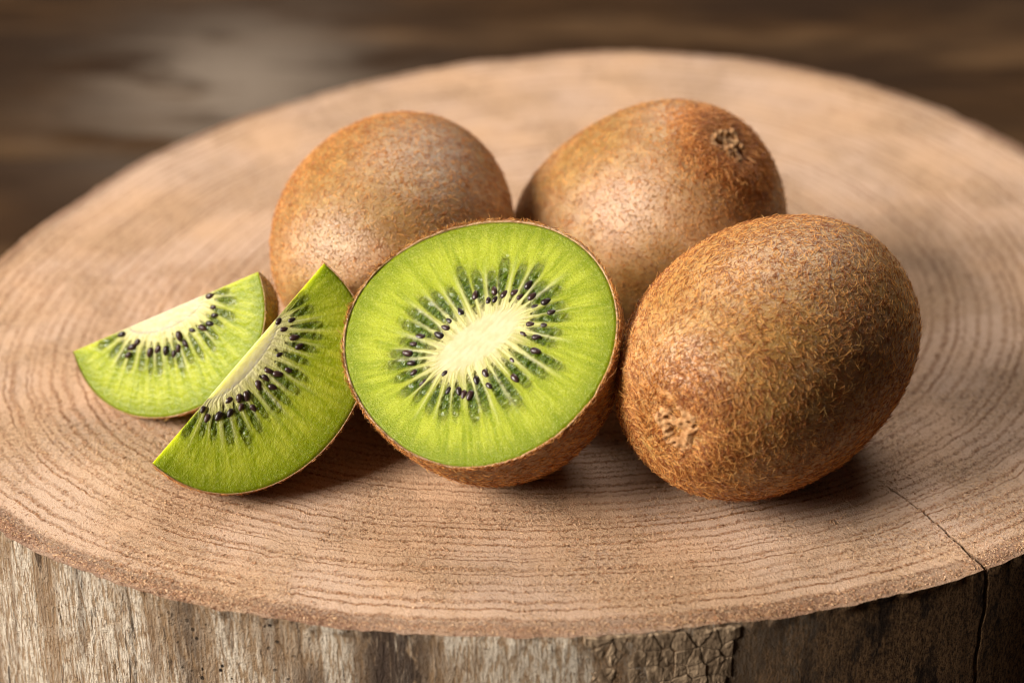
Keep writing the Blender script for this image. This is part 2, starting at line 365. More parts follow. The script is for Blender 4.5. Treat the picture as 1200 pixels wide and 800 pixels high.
def build_slice():
    t = thing('wood_slice', 'thick round slice of tree trunk with growth rings and grey-brown sides', 'wood slice', (PITH[0] * MM, PITH[1] * MM, 0))
    th = np.concatenate([np.linspace(-2.45, -0.55, 1150, endpoint=False), np.linspace(-0.55, 2 * math.pi - 2.45, 900, endpoint=False)])
    # extra columns around the crack
    extra = CRK + np.concatenate([np.linspace(-0.012, 0.012, 49)])
    th = np.sort(np.concatenate([th[np.abs(th - CRK) > 0.0125], extra]))
    m = len(th)
    rho = np.concatenate([np.linspace(0, 0.25, 20, endpoint=False), np.linspace(0.25, 0.97, 190, endpoint=False), np.linspace(0.97, 1, 22)])
    TH, RHO = np.meshgrid(th, rho); n = len(rho)
    R = rim_r(TH)
    lowx = Waves(11, 1.0, 10, 2); jag = Waves(12, 60, 16, 2); jag2 = Waves(13, 170, 16, 2)
    circ = np.stack([np.cos(th), np.sin(th)], -1)
    R = R * (1 + 0.0016 * jag(circ)[None, :] + 0.0012 * jag2(circ)[None, :])
    rr = RHO * R
    dth = (crack_theta(rr) - CRK) * np.exp(-((TH - CRK) / 0.07) ** 2)
    TA = TH + dth
    X = rr * np.cos(TA); Y = rr * np.sin(TA)
    # ring coordinate: uneven yearly growth, wavering outline
    gr = np.random.default_rng(5).uniform(0.4, 1.7, 58); cum = np.concatenate([[0], np.cumsum(gr)]); cum = cum / cum[-1]
    wav = 0.010 * lowx(np.stack([np.cos(TH) * 2 + RHO * 2, np.sin(TH) * 2 - RHO], -1)) * RHO
    ring = np.interp(np.clip(RHO + wav, 0, 1.2), cum, np.arange(59))
    rel = Waves(21, 0.9, 18, 2)(np.stack([X, Y], -1)); rel2 = Waves(22, 0.16, 12, 2)(np.stack([X, Y], -1))
    fr = ring % 1.0
    Z = 0.03 * rel + 0.20 * rel2
    Z -= 0.5 * smooth(0.985, 1.0, RHO)
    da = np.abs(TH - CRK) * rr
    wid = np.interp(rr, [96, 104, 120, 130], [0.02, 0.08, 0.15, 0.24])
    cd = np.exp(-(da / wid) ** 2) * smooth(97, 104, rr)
    Z = Z - 6.0 * cd
    # rim
    V = np.stack([X, Y, Z], -1).reshape(-1, 3)
    F = grid_faces(n, m, wrap=True)
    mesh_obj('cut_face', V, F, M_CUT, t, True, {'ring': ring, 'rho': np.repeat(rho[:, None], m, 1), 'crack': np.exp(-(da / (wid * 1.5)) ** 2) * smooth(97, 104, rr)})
    # side wall, starting on the rim vertices
    zs = np.concatenate([[0], np.linspace(0.6, 30, 60), np.linspace(32, -TABLE_Z - 0.2, 24)]); k = len(zs)
    Zr = Z[-1]
    TW, ZW = np.meshgrid(th, zs)
    taw = np.repeat(TA[-1][None], k, 0) + (0.003 * np.sin(ZW * 0.25) + 0.0012 * np.sin(ZW * 0.9)) * np.exp(-((TW - CRK) / 0.05) ** 2) * smooth(0, 4, ZW)
    base = rr[-1][None] + (rim_r(TW) - rr[-1][None]) * smooth(0, 2.5, ZW)
    f1 = Waves(31, 1.0, 20); f2 = Waves(32, 2.6, 20)
    Pw = np.stack([np.cos(taw) * base, np.sin(taw) * base, ZW * 0.07], -1)
    bark = (0.62 + 0.38 * smooth(-1.32, -1.05, TW)) * smooth(-1.512, -1.490, TW + 0.012 * np.sin(ZW * 0.33 + 2) + 0.004 * np.sin(ZW * 1.7) - 0.004 * ZW * 0.4) * (1 - smooth(1.5, 1.8, TW))
    rad = base + smooth(0, 1.5, ZW) * (0.03 * f1(Pw * 0.45) + 0.01 * f2(Pw * 1.2)) + 0.02 * ZW
    rad += smooth(0, 2, ZW) * 0.45 * Waves(33, 0.12, 12)(Pw)
    cdw = np.exp(-(np.abs(TW - CRK) * base / np.interp(ZW, [0, 30], [0.24, 0.2])) ** 2)
    rad -= 3.0 * cdw
    # a long shallow drying crack on the pale left part
    rad -= 0.5 * np.exp(-((TW + 2.148 + 0.002 * np.sin(ZW * .7)) * base / 0.18) ** 2) * smooth(0.5, 3, ZW)
    Zw = Zr[None] - ZW
    V = np.stack([rad * np.cos(taw), rad * np.sin(taw), Zw], -1).reshape(-1, 3)
    F = grid_faces(k, m, wrap=True)
    st = 1.3 * np.exp(-((TW + 1.765) / 0.05) ** 2) + 0.8 * np.exp(-((TW + 1.885) / 0.03) ** 2) * smooth(6, 14, ZW) + 0.5 * np.exp(-((TW + 2.235) / 0.012) ** 2) * (1 - smooth(12, 22, ZW)) + 0.7 * np.exp(-((TW + 2.06) / 0.02) ** 2)
    ho = np.exp(-((TW + 1.985) / 0.085) ** 2)
    mesh_obj('trunk_side', V, F, M_BARK, t, True, {'bark': bark, 'stain': np.clip(st, 0, 1), 'holes': np.clip(ho * 1.3, 0, 1)})
    # underside
    a = np.linspace(0, 2 * math.pi, 128, endpoint=False); rb = rim_r(a) * 1.0
    V = np.concatenate([[[0, 0, TABLE_Z + .3]], np.stack([rb * np.cos(a), rb * np.sin(a), np.full(128, TABLE_Z + .3)], -1)])
    F = np.array([(0, 1 + (i + 1) % 128, 1 + i) for i in range(128)])
    mesh_obj('underside', V, F, mat_dark('raw_underside', (0.2, 0.13, 0.08)), t, False)
    # plates of cracked old bark below the rim: irregular polygons with narrow cracks between
    pr = np.random.default_rng(17)
    x0, x1, zt, zb = -1.502 * 130, -1.292 * 130, 0.5, 21.0
    pts = [(x0 + (i + pr.uniform(.1, .9)) * 2.75, zt + (j + pr.uniform(.1, .9)) * 3.3) for i in range(10) for j in range(6)]
    pts = np.array(pts)
    for pi_, c in enumerate(pts):
        xe = x1 + pr.uniform(-1.6, 1.8)
        poly = [np.array(v) for v in ((x0 + .1 * c[1], zt), (xe, zt), (xe, zb), (x0 + .1 * c[1], zb))]
        for pj, o2 in enumerate(pts):
            if pj == pi_ or np.hypot(*(o2 - c)) > 9: continue
            nrm2 = (o2 - c); dist = np.hypot(*nrm2); nrm2 = nrm2 / dist; lim = dist / 2 - 0.07
            new = []
            for a_, b_ in zip(poly, poly[1:] + poly[:1]):
                da_, db_ = (a_ - c) @ nrm2 - lim, (b_ - c) @ nrm2 - lim
                if da_ <= 0: new.append(a_)
                if da_ * db_ < 0: new.append(a_ + (b_ - a_) * da_ / (da_ - db_))
            poly = new
            if len(poly) < 3: break
        if len(poly) < 3: continue
        # finer, slightly ragged outline
        pl = []
        for a_, b_ in zip(poly, poly[1:] + poly[:1]):
            kk = max(1, int(np.hypot(*(b_ - a_)) / 0.7))
            for q in range(kk): pl.append(a_ + (b_ - a_) * q / kk + pr.normal(0, .05, 2))
        pl = np.array(pl); cc = pl.mean(0); nk = len(pl)
        lift = pr.uniform(.40, .62); tx, tz = pr.normal(0, .05, 2)
        rings = []
        for sc, up in ((1.0, -0.5), (0.995, lift - .18), (.93, lift), (.5, lift + .05), (0.0, lift + .02)):
            q = cc + (pl - cc) * sc
            a2 = q[:, 0] / 130.0
            r_ = rim_r(a2) + up + 0.02 * q[:, 1] + (pr.normal(0, .035, nk) if sc > 0 else 0) + (tx * (q[:, 0] - cc[0]) + tz * (q[:, 1] - cc[1]) if up > 0 else 0)
            rings.append(np.stack([r_ * np.cos(a2), r_ * np.sin(a2), -q[:, 1] - 0.3], -1))
        V = np.concatenate(rings); F = grid_faces(5, nk, wrap=True)
        o = mesh_obj('bark_plate', V, F, M_PLATE, t, False)
    return t
SLICE = build_slice()

# ------------------------------------------------------------------ kiwi surfaces
def frame_from(az, el):
    ax = np.array([math.cos(az) * math.cos(el), math.sin(az) * math.cos(el), math.sin(el)])
    t = np.cross([0, 0, 1.0], ax); t /= np.linalg.norm(t)
    return np.stack([ax, t, np.cross(ax, t)], 1)

def pole_blob(seed, amp):
    w = Waves(seed, 2.4, 14); w2 = Waves(seed + 1, 6.5, 18)
    return lambda D: amp * w(D) + 0.22 * amp * w2(D)

def kiwi_grid(a, b, c, k, e, seed, scar=None, n=150, m=220):
    ph = np.linspace(0, math.pi, n); th = np.linspace(0, 2 * math.pi, m, endpoint=False)
    PH, TH = np.meshgrid(ph, th, indexing='ij')
    r = np.sin(PH) ** e * (1 + k * np.cos(PH))
    X = np.stack([a * np.cos(PH), r * b * np.cos(TH), r * c * np.sin(TH)], -1)
    D = X / np.array([a, b, c]); D /= np.linalg.norm(D, axis=-1, keepdims=True) + 1e-9
    X = X + D * pole_blob(seed, 0.32)(D)[..., None]
    if scar is not None:
        sp = np.array([a * math.cos(scar[0]), math.sin(scar[0]) ** e * (1 + k * math.cos(scar[0])) * b * math.cos(scar[1]),
                       math.sin(scar[0]) ** e * (1 + k * math.cos(scar[0])) * c * math.sin(scar[1])])
        d = np.linalg.norm(X - sp, axis=-1)
        X = X - D * (1.1 * np.exp(-(d / 4.2) ** 2) - 0.35 * np.exp(-((d - 8) / 3.0) ** 2))[..., None]
        return X, sp
    return X, None

def vert_normals(V, F):
    p = V[F]; nrm = np.cross(p[:, 2] - p[:, 0], p[:, 3] - p[:, 1])
    N = np.zeros_like(V)
    for j in range(4): np.add.at(N, F[:, j], nrm)
    return N / (np.linalg.norm(N, axis=1, keepdims=True) + 1e-12)

def fuzz(name, V, F, mat, parent, count, length, lift, comb, density=None, radius=0.045, seed=1, curl=0.75, lenmap=None):
    """short hairs rooted on the surface V,F; comb(points, normals) gives the direction they lie in"""
    r = np.random.default_rng(seed)
    N = vert_normals(V, F)
    p = V[F]
    area = 0.5 * np.linalg.norm(np.cross(p[:, 2] - p[:, 0], p[:, 3] - p[:, 1]), axis=1)
    if density is not None: area = area * density(p.mean(1))
    cs = np.cumsum(area); f = np.searchsorted(cs, r.uniform(0, cs[-1], count)); f = np.minimum(f, len(F) - 1)
    u, v = r.uniform(size=(2, count, 1))
    q = p[f]; nn = N[F[f]]
    W = [(1 - u) * (1 - v), u * (1 - v), u * v, (1 - u) * v]
    P0 = sum(w * q[:, i] for i, w in enumerate(W)); n = sum(w * nn[:, i] for i, w in enumerate(W))
    n /= np.linalg.norm(n, axis=1, keepdims=True)
    t = comb(P0, n); t -= n * (t * n).sum(1, keepdims=True); t /= np.linalg.norm(t, axis=1, keepdims=True) + 1e-9
    b = np.cross(n, t)
    ang = r.normal(0, curl, (count, 1))
    t, b = t * np.cos(ang) + b * np.sin(ang), -t * np.sin(ang) + b * np.cos(ang)
    L = length * np.exp(r.normal(0, 0.32, (count, 1)))
    if lenmap is not None: L = L * lenmap(P0)[:, None]
    be = np.clip(np.abs(r.normal(lift, 0.20, (count, 1))), 0.05, 1.3)
    kb = r.normal(0, 0.9, (count, 1)); kd = r.normal(0.55, 0.3, (count, 1))
    K = 5
    pts = np.zeros((count, K, 3))
    for i in range(K):
        s = i / (K - 1)
        pts[:, i] = P0 - n * 0.06 + L * (s * np.cos(be) * t + kb * s * s * b * 0.5 + n * (s * np.sin(be) - kd * s * s * np.sin(be) * 0.7))
    hc = bpy.data.hair_curves.new(name)
    hc.add_curves([K] * count)
    hc.attributes['position'].data.foreach_set('vector', (pts * MM).astype(np.float32).ravel())
    ra = hc.attributes.get('radius') or hc.attributes.new('radius', 'FLOAT', 'POINT')
    prof = np.array([1.0, 1.0, 0.9, 0.7, 0.3]) * radius * MM
    ra.data.foreach_set('value', (np.exp(r.normal(0, .2, (count, 1))) * prof[None]).astype(np.float32).ravel())
    hc.materials.append(mat)
    o = bpy.data.objects.new(name, hc); COL.objects.link(o); o.parent = parent
    o['kind'] = 'stuff'
    return o

def comb_field(seed, freq, flow, swirl=1.6):
    w = Waves(seed, freq, 12); flow = np.array(flow, float)
    def f(P, n):
        t = flow[None] - n * (n @ flow)[:, None]
        t /= np.linalg.norm(t, axis=1, keepdims=True) + 1e-6
        b = np.cross(n, t); a = swirl * w(P)[:, None]
        return t * np.cos(a) + b * np.sin(a)
    return f

def place(o, Rm, z):
    M4 = Matrix([[*Rm[0], 0], [*Rm[1], 0], [*Rm[2], z * MM], [0, 0, 0, 1]])
    o.matrix_local = M4

def stem_scar(V, F, sp, parent, Rm, z, seed, rad=4.8, hgt=0.8):
    N = vert_normals(V, F)
    i0 = np.linalg.norm(V - sp, axis=1).argmin()
    nrm = N[i0] if np.isfinite(N[i0]).all() and np.linalg.norm(N[i0]) > .5 else sp / np.linalg.norm(sp)
    near = np.linalg.norm(V - V[i0], axis=1) < 12
    t = np.cross(nrm, [0.3, 0.2, 1]); t /= np.linalg.norm(t); b = np.cross(nrm, t)
    Vn = V[near] - V[i0]; cu, cv, ch = Vn @ t, Vn @ b, Vn @ nrm
    A = np.stack([np.ones_like(cu), cu, cv, cu * cu, cv * cv, cu * cv, (cu**2 + cv**2)**2], 1)
    co = np.linalg.lstsq(A, ch, rcond=None)[0]
    rr = np.linspace(0, 1, 40); aa = np.linspace(0, 2 * math.pi, 90, endpoint=False)
    RR, AA = np.meshgrid(rr, aa, indexing='ij')
    w = Waves(seed, 1.6, 20, 2); w2 = Waves(seed + 1, 4.0, 24, 2)
    rb = rad * (1 + 0.13 * np.sin(3 * AA + seed) + 0.10 * np.sin(5 * AA + 2))
    U, W_ = RR * rb * np.cos(AA), RR * rb * np.sin(AA)
    base = co[0] + co[1] * U + co[2] * W_ + co[3] * U**2 + co[4] * W_**2 + co[5] * U * W_ + co[6] * (U**2 + W_**2)**2
    P2 = np.stack([U, W_], -1)
    lump = w(P2) * 0.42 + w2(P2) * 0.20
    prof = hgt * (0.55 * np.exp(-((RR - 0.62) / 0.22) ** 2) + 0.35 * np.exp(-(RR / 0.28) ** 2)) + lump * (1 - RR**3)
    pit = smooth(0.25, 0.7, -lump * 1.6) * (1 - RR**4)
    H = base + 0.25 + prof - 0.55 * pit - 0.9 * RR**10
    Vs = V[i0] + U[..., None] * t + W_[..., None] * b + H[..., None] * nrm
    o = mesh_obj('stem_scar', Vs.reshape(-1, 3), grid_faces(40, 90, wrap=True), M_SCAR, parent, True, {'pit': pit})
    return nrm

def whole_kiwi(label, xy, az, el, dims, seed, skin, fuzzmat, scar, hairs, hlen, flow, density=None, lenmap=None, lift=0.30, rad=0.045, swirl=1.4):
    a, b, c, k, e = dims
    Rm = frame_from(az, el)
    X, sp = kiwi_grid(a, b, c, k, e, seed, scar)
    n, m = X.shape[:2]; V = X.reshape(-1, 3); F = grid_faces(n, m, wrap=True, flip=True)
    z = -(V @ Rm[2]).min() + 0.05
    t = thing('kiwi', label, 'kiwi fruit', (xy[0] * MM, xy[1] * MM, 0), 'whole kiwis')
    sk = mesh_obj('skin', V, F, skin, t); place(sk, Rm, z)
    # orientation check of the faces
    N = vert_normals(V, F)
    if (N * V).sum() < 0:
        sk.data.flip_normals(); F = F[:, ::-1]
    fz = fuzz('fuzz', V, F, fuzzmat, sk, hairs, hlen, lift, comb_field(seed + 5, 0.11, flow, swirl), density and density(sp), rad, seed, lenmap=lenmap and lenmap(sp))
    if scar is not None: stem_scar(V, F, sp, sk, Rm, z, seed)
    return t

def dens_scar(far, amp=2.0, fade=None):
    def g(sp):
        def f(P):
            d = np.linalg.norm(P - sp, axis=1)
            o = far + amp * np.exp(-((d - 7) / 5) ** 2) - 1.5 * np.exp(-(d / 3.6) ** 2)
            if fade is not None: o = o * fade(P)
            return np.clip(o, 0.03, None)
        return f
    return g
def len_scar(amp):
    def g(sp):
        return lambda P: 1 + amp * np.exp(-((np.linalg.norm(P - sp, axis=1)) / 11) ** 2)
    return g

rad_ = math.radians
whole_kiwi('front right kiwi covered in ginger fuzz with its stem scar facing the viewer', (46.8, -44.9), rad_(-128.6), 0.0,
           (33.0, 23.7, 23.7, 0.0, 0.86), 40, M_SKIN_FRONT, M_FUZZ, (rad_(5), rad_(30)), 50000, 1.0, (-1, 0.15, 0.2),
           dens_scar(1.0, 1.2, lambda P: 0.35 + 0.65 * smooth(-27, -4, P[:, 0])), len_scar(0.8), 0.22, 0.044)
whole_kiwi('shiny brown kiwi at the back right, tilted up with its shaggy stem scar on top', (26.5, 8.0), rad_(-22), rad_(20),
           (28, 24, 23, 0.21, 0.92), 60, M_SKIN_TAN, M_FUZZ_TAN, (rad_(31.5), rad_(97.5)), 34000, 0.72, (-1, 0.3, 0.1),
           dens_scar(0.42, 2.6), len_scar(1.5), 0.22, 0.046)
whole_kiwi('round olive-brown kiwi at the back left, behind the wedges and the cut half', (-23.3, 2.0), rad_(-103), rad_(3),
           (30.5, 23.5, 23.0, 0.02, 0.90), 80, M_SKIN_OLIVE, M_FUZZ_TAN, None, 44000, 0.78, (-1, 0.2, -0.3),
           lambda sp: (lambda P: 0.4 + 0.6 * smooth(26, 6, P[:, 0])), None, 0.22, 0.046)

# ------------------------------------------------------------------ cut faces
def face_fields(tau, s, locs, seed, ray_seed):
    """masks on the cut face: tau is the angle round the core, s runs 0 (core edge) .. 1 (skin), negative inside the core"""
    loc = np.zeros_like(s); wall = np.zeros_like(s)
    for (c, hw, s0, s1) in locs:
        u = (s - s0) / (s1 - s0)
        prof = np.where((u > 0) & (u < 1), np.clip(u, 0, 1) ** 0.45 * np.clip(1 - np.clip(u, 0, 1) ** 2.6, 0, 1) ** 0.75 * 1.15, 0)
        d = np.abs((tau - c + math.pi) % (2 * math.pi) - math.pi)
        w = hw * prof
        loc = np.maximum(loc, smooth(1.30, 0.50, d / np.maximum(w, 1e-4)) * (w > hw * .15) * smooth(1.04, 0.45, u))
    cs = sorted(l[0] for l in locs); rr = np.random.default_rng(ray_seed)
    mids = [(cs[i] + cs[i + 1]) / 2 for i in range(len(cs) - 1)]
    for c in mids:
        for q in range(2 if rr.random() < .45 else 1):
            cc = c + rr.normal(0, .012); wd = rr.uniform(0.011, 0.024); e1 = rr.uniform(0.35, 0.75)
            d = np.abs((tau - cc + math.pi) % (2 * math.pi) - math.pi)
            wall = np.maximum(wall, np.exp(-(d / wd) ** 2) * smooth(-0.05, 0.02, s) * smooth(e1, e1 * .45, s) * rr.uniform(.55, 1))
    core = smooth(0.17, -0.22, s + 0.045 * np.sin(tau * 41) + 0.03 * np.sin(tau * 17 + 1) + 0.02 * np.sin(tau * 73))
    return loc * (1 - core), wall * (1 - core), core

def seed_mesh():
    n, m = 9, 12
    ph = np.linspace(0, math.pi, n); th = np.linspace(0, 2 * math.pi, m, endpoint=False)
    PH, TH = np.meshgrid(ph, th, indexing='ij')
    r = np.sin(PH) ** .9 * (1 - .22 * np.cos(PH))
    V = np.stack([0.90 * np.cos(PH), .54 * r * np.cos(TH), .42 * r * np.sin(TH)], -1).reshape(-1, 3)
    return V, grid_faces(n, m, wrap=True, flip=True)
SEED_ME = None

def add_seeds(pts, parent, M3, org, zf, rs, centre=(0, 0)):
    """pts in the plane of the cut (mm); M3 columns = the two in-plane axes and the normal"""
    global SEED_ME
    r = np.random.default_rng(rs)
    for (u, v) in pts:
        if SEED_ME is None:
            V, F = seed_mesh(); o = mesh_obj('seed', V, F, M_SEED, parent); SEED_ME = o.data
        else:
            o = bpy.data.objects.new('seed', SEED_ME); COL.objects.link(o); o.parent = parent
        ang = math.atan2(v - centre[1], u - centre[0]) + r.normal(0, .25)
        sc = r.uniform(.80, 1.15)
        hgt = r.choice([0.04, -0.08, -0.20], p=[.4, .35, .25])
        loc = org + M3 @ np.array([u, v, zf + hgt])
        R2 = M3 @ np.array([[math.cos(ang), -math.sin(ang), 0], [math.sin(ang), math.cos(ang), 0], [0, 0, 1]])
        R2 = R2 * sc
        o.matrix_local = Matrix([[*R2[0], loc[0] * MM], [*R2[1], loc[1] * MM], [*R2[2], loc[2] * MM], [0, 0, 0, 1]])

def split_patch(name, P, attrs, mask_cells, normal, parent, depth, mats):
    """cells of the face grid where the mask is set become a closed body of their own, 'depth' thick"""
    n, m = P.shape[:2]
    ii, jj = np.where(mask_cells)
    if len(ii) < 4: return None
    quads = np.stack([ii * m + jj, (ii + 1) * m + jj, (ii + 1) * m + (jj + 1) % m, ii * m + (jj + 1) % m], -1)
    used, inv = np.unique(quads, return_inverse=True); quads = inv.reshape(-1, 4)
    V = P.reshape(-1, 3)[used]; nv = len(V)
    # boundary edges
    E = {}
    for q in quads:
        for a, b in zip(q, np.roll(q, -1)): E[(a, b)] = 1
    side = [(a, b, b + nv, a + nv)[::-1] for (a, b) in E if (b, a) not in E]
    Vb = V - normal * depth
    F = np.concatenate([quads, quads[:, ::-1] + nv, np.array(side) + 2 * nv])
    at = {k: np.concatenate([v.ravel()[used]] * 4) for k, v in attrs.items()}
    return mesh_obj(name, np.concatenate([V, Vb, V, Vb]), F, mats, parent, True, at)

# ------------------------------------------------------------------ the cut half
def build_half():
    org = np.array([-5.6, -52.0, 29.5]); nrm = np.array([-0.27436, -0.54373, 0.79315])
    e1 = np.array([0.89278, -0.45049, 0]); e2 = np.array([0.3573, 0.70811, 0.60903])
    M3 = np.stack([e1, e2, nrm], 1)
    t = thing('kiwi_half', 'halved kiwi with its bright green cut face and black seeds turned to the viewer', 'kiwi half', (org[0] * MM, org[1] * MM, 0))
    oz = np.array([0, 0, org[2]])
    out = [(-157, 25.6), (-172 , 26.6), (175, 26.8), (161, 26.5), (144, 25.8), (125, 24.9), (102, 24.6), (83, 25.1), (65, 25.4), (47, 25.5), (31, 25.3), (15, 24.9), (0, 24.5), (-19, 24.0), (-38, 23.8), (-58, 23.7), (-77, 23.6), (-97, 23.4), (-125, 23.5), (-145, 24.5)]
    oa = np.array(sorted(out)); aa = np.radians(oa[:, 0]); k = 5
    B = lambda q: np.stack([np.ones_like(q)] + [g(i * q) for i in range(1, k) for g in (np.cos, np.sin)], -1)
    co = np.linalg.lstsq(B(aa), oa[:, 1], rcond=None)[0]
    m = 720
    tau = np.linspace(0, 2 * math.pi, m, endpoint=False)
    R = B(tau) @ co
    s = np.concatenate([np.linspace(-1, 0, 26, endpoint=False), np.linspace(0, 1, 150)])
    n = len(s)
    TA, SS = np.meshgrid(tau, s); RR = np.repeat(R[None], n, 0)
    al = math.radians(53); c0 = np.array([-0.6, 0.4]); A_, B_ = 9.0, 3.9
    cx = A_ * np.cos(TA - al); cy = B_ * np.sin(TA - al)
    # rounder, slightly rhombic core
    Cx = c0[0] + cx * math.cos(al) - cy * math.sin(al); Cy = c0[1] + cx * math.sin(al) + cy * math.cos(al)
    Ri = RR - 0.35
    Ox, Oy = Ri * np.cos(TA), Ri * np.sin(TA)
    sp = np.clip(SS, 0, 1); si = np.clip(SS, -1, 0)
    U = np.where(SS >= 0, (1 - sp) * Cx + sp * Ox, c0[0] + (1 + si) * (Cx - c0[0]))
    Vv = np.where(SS >= 0, (1 - sp) * Cy + sp * Oy, c0[1] + (1 + si) * (Cy - c0[1]))
    r = np.random.default_rng(4)
    NL = 33
    locs = []
    # locules are spread evenly along the fan of rays, i.e. by arc round a mid ellipse
    mid = np.hypot(np.gradient(Cx[0] * .6 + Ox[0] * .4), np.gradient(Cy[0] * .6 + Oy[0] * .4)); cs = np.cumsum(mid); cs /= cs[-1]
    for i in range(NL):
        c = float(np.interp((i + .5 + r.uniform(-.16, .16)) / NL, cs, tau))
        loc_sp = float(np.interp((i + 1) / NL, cs, tau) - np.interp(i / NL, cs, tau))
        locs.append((c, loc_sp * r.uniform(.42, .58), r.uniform(.02, .10), r.uniform(.50, .74)))
    loc, wall, core = face_fields(TA, SS, locs, 4, 9)
    fine = Waves(51, 1.6, 18, 2)(np.stack([U, Vv], -1)); fine2 = Waves(52, 4.0, 18, 2)(np.stack([U, Vv], -1))
    Z = 0.25 * (1 - np.clip(SS, 0, 1) ** 2) - 0.16 * loc + 0.08 * wall + 0.015 * fine + 0.015 * fine2 + 0.12 * loc * fine2 + 0.06 * core - 0.25 * smooth(0.97, 1, SS)
    Pl = U[..., None] * e1 + Vv[..., None] * e2 + Z[..., None] * nrm + oz
    attrs = {'s': SS, 'tau': TA, 'core_mask': core, 'locule_mask': loc, 'ray_mask': wall}
    # dome under the face (inside) closes the flesh body
    dep = 31.0; phs = np.linspace(math.pi / 2, math.pi, 40)[1:]
    def dome(shrink, bl):
        rows = []
        for p in phs:
            rad = (R - shrink) * math.sin(p) ** 0.92; z = (dep - shrink) * math.cos(p)
            X = rad[:, None] * (np.cos(tau)[:, None] * e1 + np.sin(tau)[:, None] * e2) + z * nrm
            D = X / np.linalg.norm(X, axis=1, keepdims=True)
            X = X + D * (bl(D) * abs(math.cos(p)))[:, None]
            rows.append(X + oz)
        return np.array(rows)
    bl = pole_blob(91, 0.3)
    Dm = dome(0.35, bl)
    # sink the flesh body a little where locule gel lies on it
    body = Pl - nrm * (0.25 * smooth(0.45, 0.6, loc) + 0.35 * smooth(-0.10, -0.24, SS))[..., None]
    allP = np.concatenate([body, Dm]); nn = allP.shape[0]
    pad = lambda a, v: np.concatenate([a, np.full((len(Dm), m), v)])
    fl = mesh_obj('flesh', allP.reshape(-1, 3), grid_faces(nn, m, wrap=True), M_FLESH, t, True,
             {'s': pad(SS, 1), 'tau': pad(TA, 0), 'core_mask': pad(core, 0), 'locule_mask': pad(loc, 0), 'ray_mask': pad(wall, 0)})
    # locules and core as bodies of their own
    cell = 0.25 * (loc[:-1] + loc[1:] + np.roll(loc, -1, 1)[:-1] + np.roll(loc, -1, 1)[1:])
    tc = 0.5 * (TA[:-1] + TA[1:])
    cen = np.array([l[0] for l in locs]); own = np.abs((tc[..., None] - cen + math.pi) % (2 * math.pi) - math.pi).argmin(-1)
    for i in range(NL):
        split_patch('locule', Pl, attrs, (cell > .40) & (own == i), nrm, fl, 0.9, M_FLESH)
    cc = SS[:-1] < -0.03
    split_patch('core', Pl + nrm * (0.07 * smooth(-0.03, -0.13, SS) - 0.05)[..., None], attrs, cc, nrm, t, 1.5, M_CORE)
    seeds = [(-4.52, 8.67), (-1.73, 8.26), (-0.55, 8.77), (-1.34, 10.35), (0.73, 10.27), (2.47, 11.0), (3.71, 10.42), (4.43, 12.96), (5.93, 10.98), (8.78, 10.66), (7.17, 9.3), (10.51, 8.97), (7.61, 5.84), (10.13, 6.33), (6.99, 3.79), (9.65, 3.74), (10.51, 1.21), (7.05, -1.55), (8.72, -4.64), (3.14, -5.16), (2.02, -6.82), (-4.24, -7.08), (-7.53, -9.68), (-2.28, -9.89), (0.78, -9.95), (1.93, -9.79), (-9.93, -8.35), (-11.11, -6.76), (-12.53, -5.15), (-12.19, -3.15), (-11.55, -1.52), (-8.13, -0.35), (-7.38, 2.78), (-6.05, 4.89), (-7.49, 1.28), (-0.31, -9.59), (4.68, -7.2)]
    add_seeds(seeds, t, M3, oz, 0.18, 5, (-0.6, .4))
    # skin: outer dome with a thin rim turned in to the flesh
    Dk = dome(0.0, bl); rim_o = R[:, None] * (np.cos(tau)[:, None] * e1 + np.sin(tau)[:, None] * e2) + oz
    jag = 0.10 * Waves(61, 30, 12, 2)(np.stack([np.cos(tau), np.sin(tau)], -1)) + 0.06 * Waves(62, 90, 12, 2)(np.stack([np.cos(tau), np.sin(tau)], -1))
    rim_o = rim_o + jag[:, None] * nrm
    rim_i = (R - 0.38)[:, None] * (np.cos(tau)[:, None] * e1 + np.sin(tau)[:, None] * e2) + oz + (jag - .05)[:, None] * nrm
    low_i = rim_i - nrm * 1.2
    sk = np.concatenate([[low_i], [rim_i], [rim_o], Dk]); V = sk.reshape(-1, 3)
    sko = mesh_obj('skin', V, grid_faces(len(sk), m, wrap=True), M_SKIN_OLIVE, t)
    hz = np.concatenate([[rim_o], Dk]); V = hz.reshape(-1, 3); F = grid_faces(len(hz), m, wrap=True)
    flow = -nrm + 0.6 * e1
    fuzz('fuzz', V, F, M_FUZZ, sko, 24000, 1.0, 0.28, comb_field(77, 0.12, flow, 1.5), None, 0.040, 91)
    # longer torn hairs along the cut rim
    hz2 = np.concatenate([[rim_i + nrm * .02], [rim_o]]); V2 = hz2.reshape(-1, 3)
    hz3 = np.concatenate([[rim_o + nrm * .05], [rim_o - nrm * 0.7]]).reshape(-1, 3)
    fuzz('rim_fuzz', hz3, grid_faces(2, m, wrap=True), M_FUZZ, sko, 2600, 0.95, 0.5, comb_field(78, 0.3, nrm, 2.4), None, 0.04, 92)
    return t
build_half()

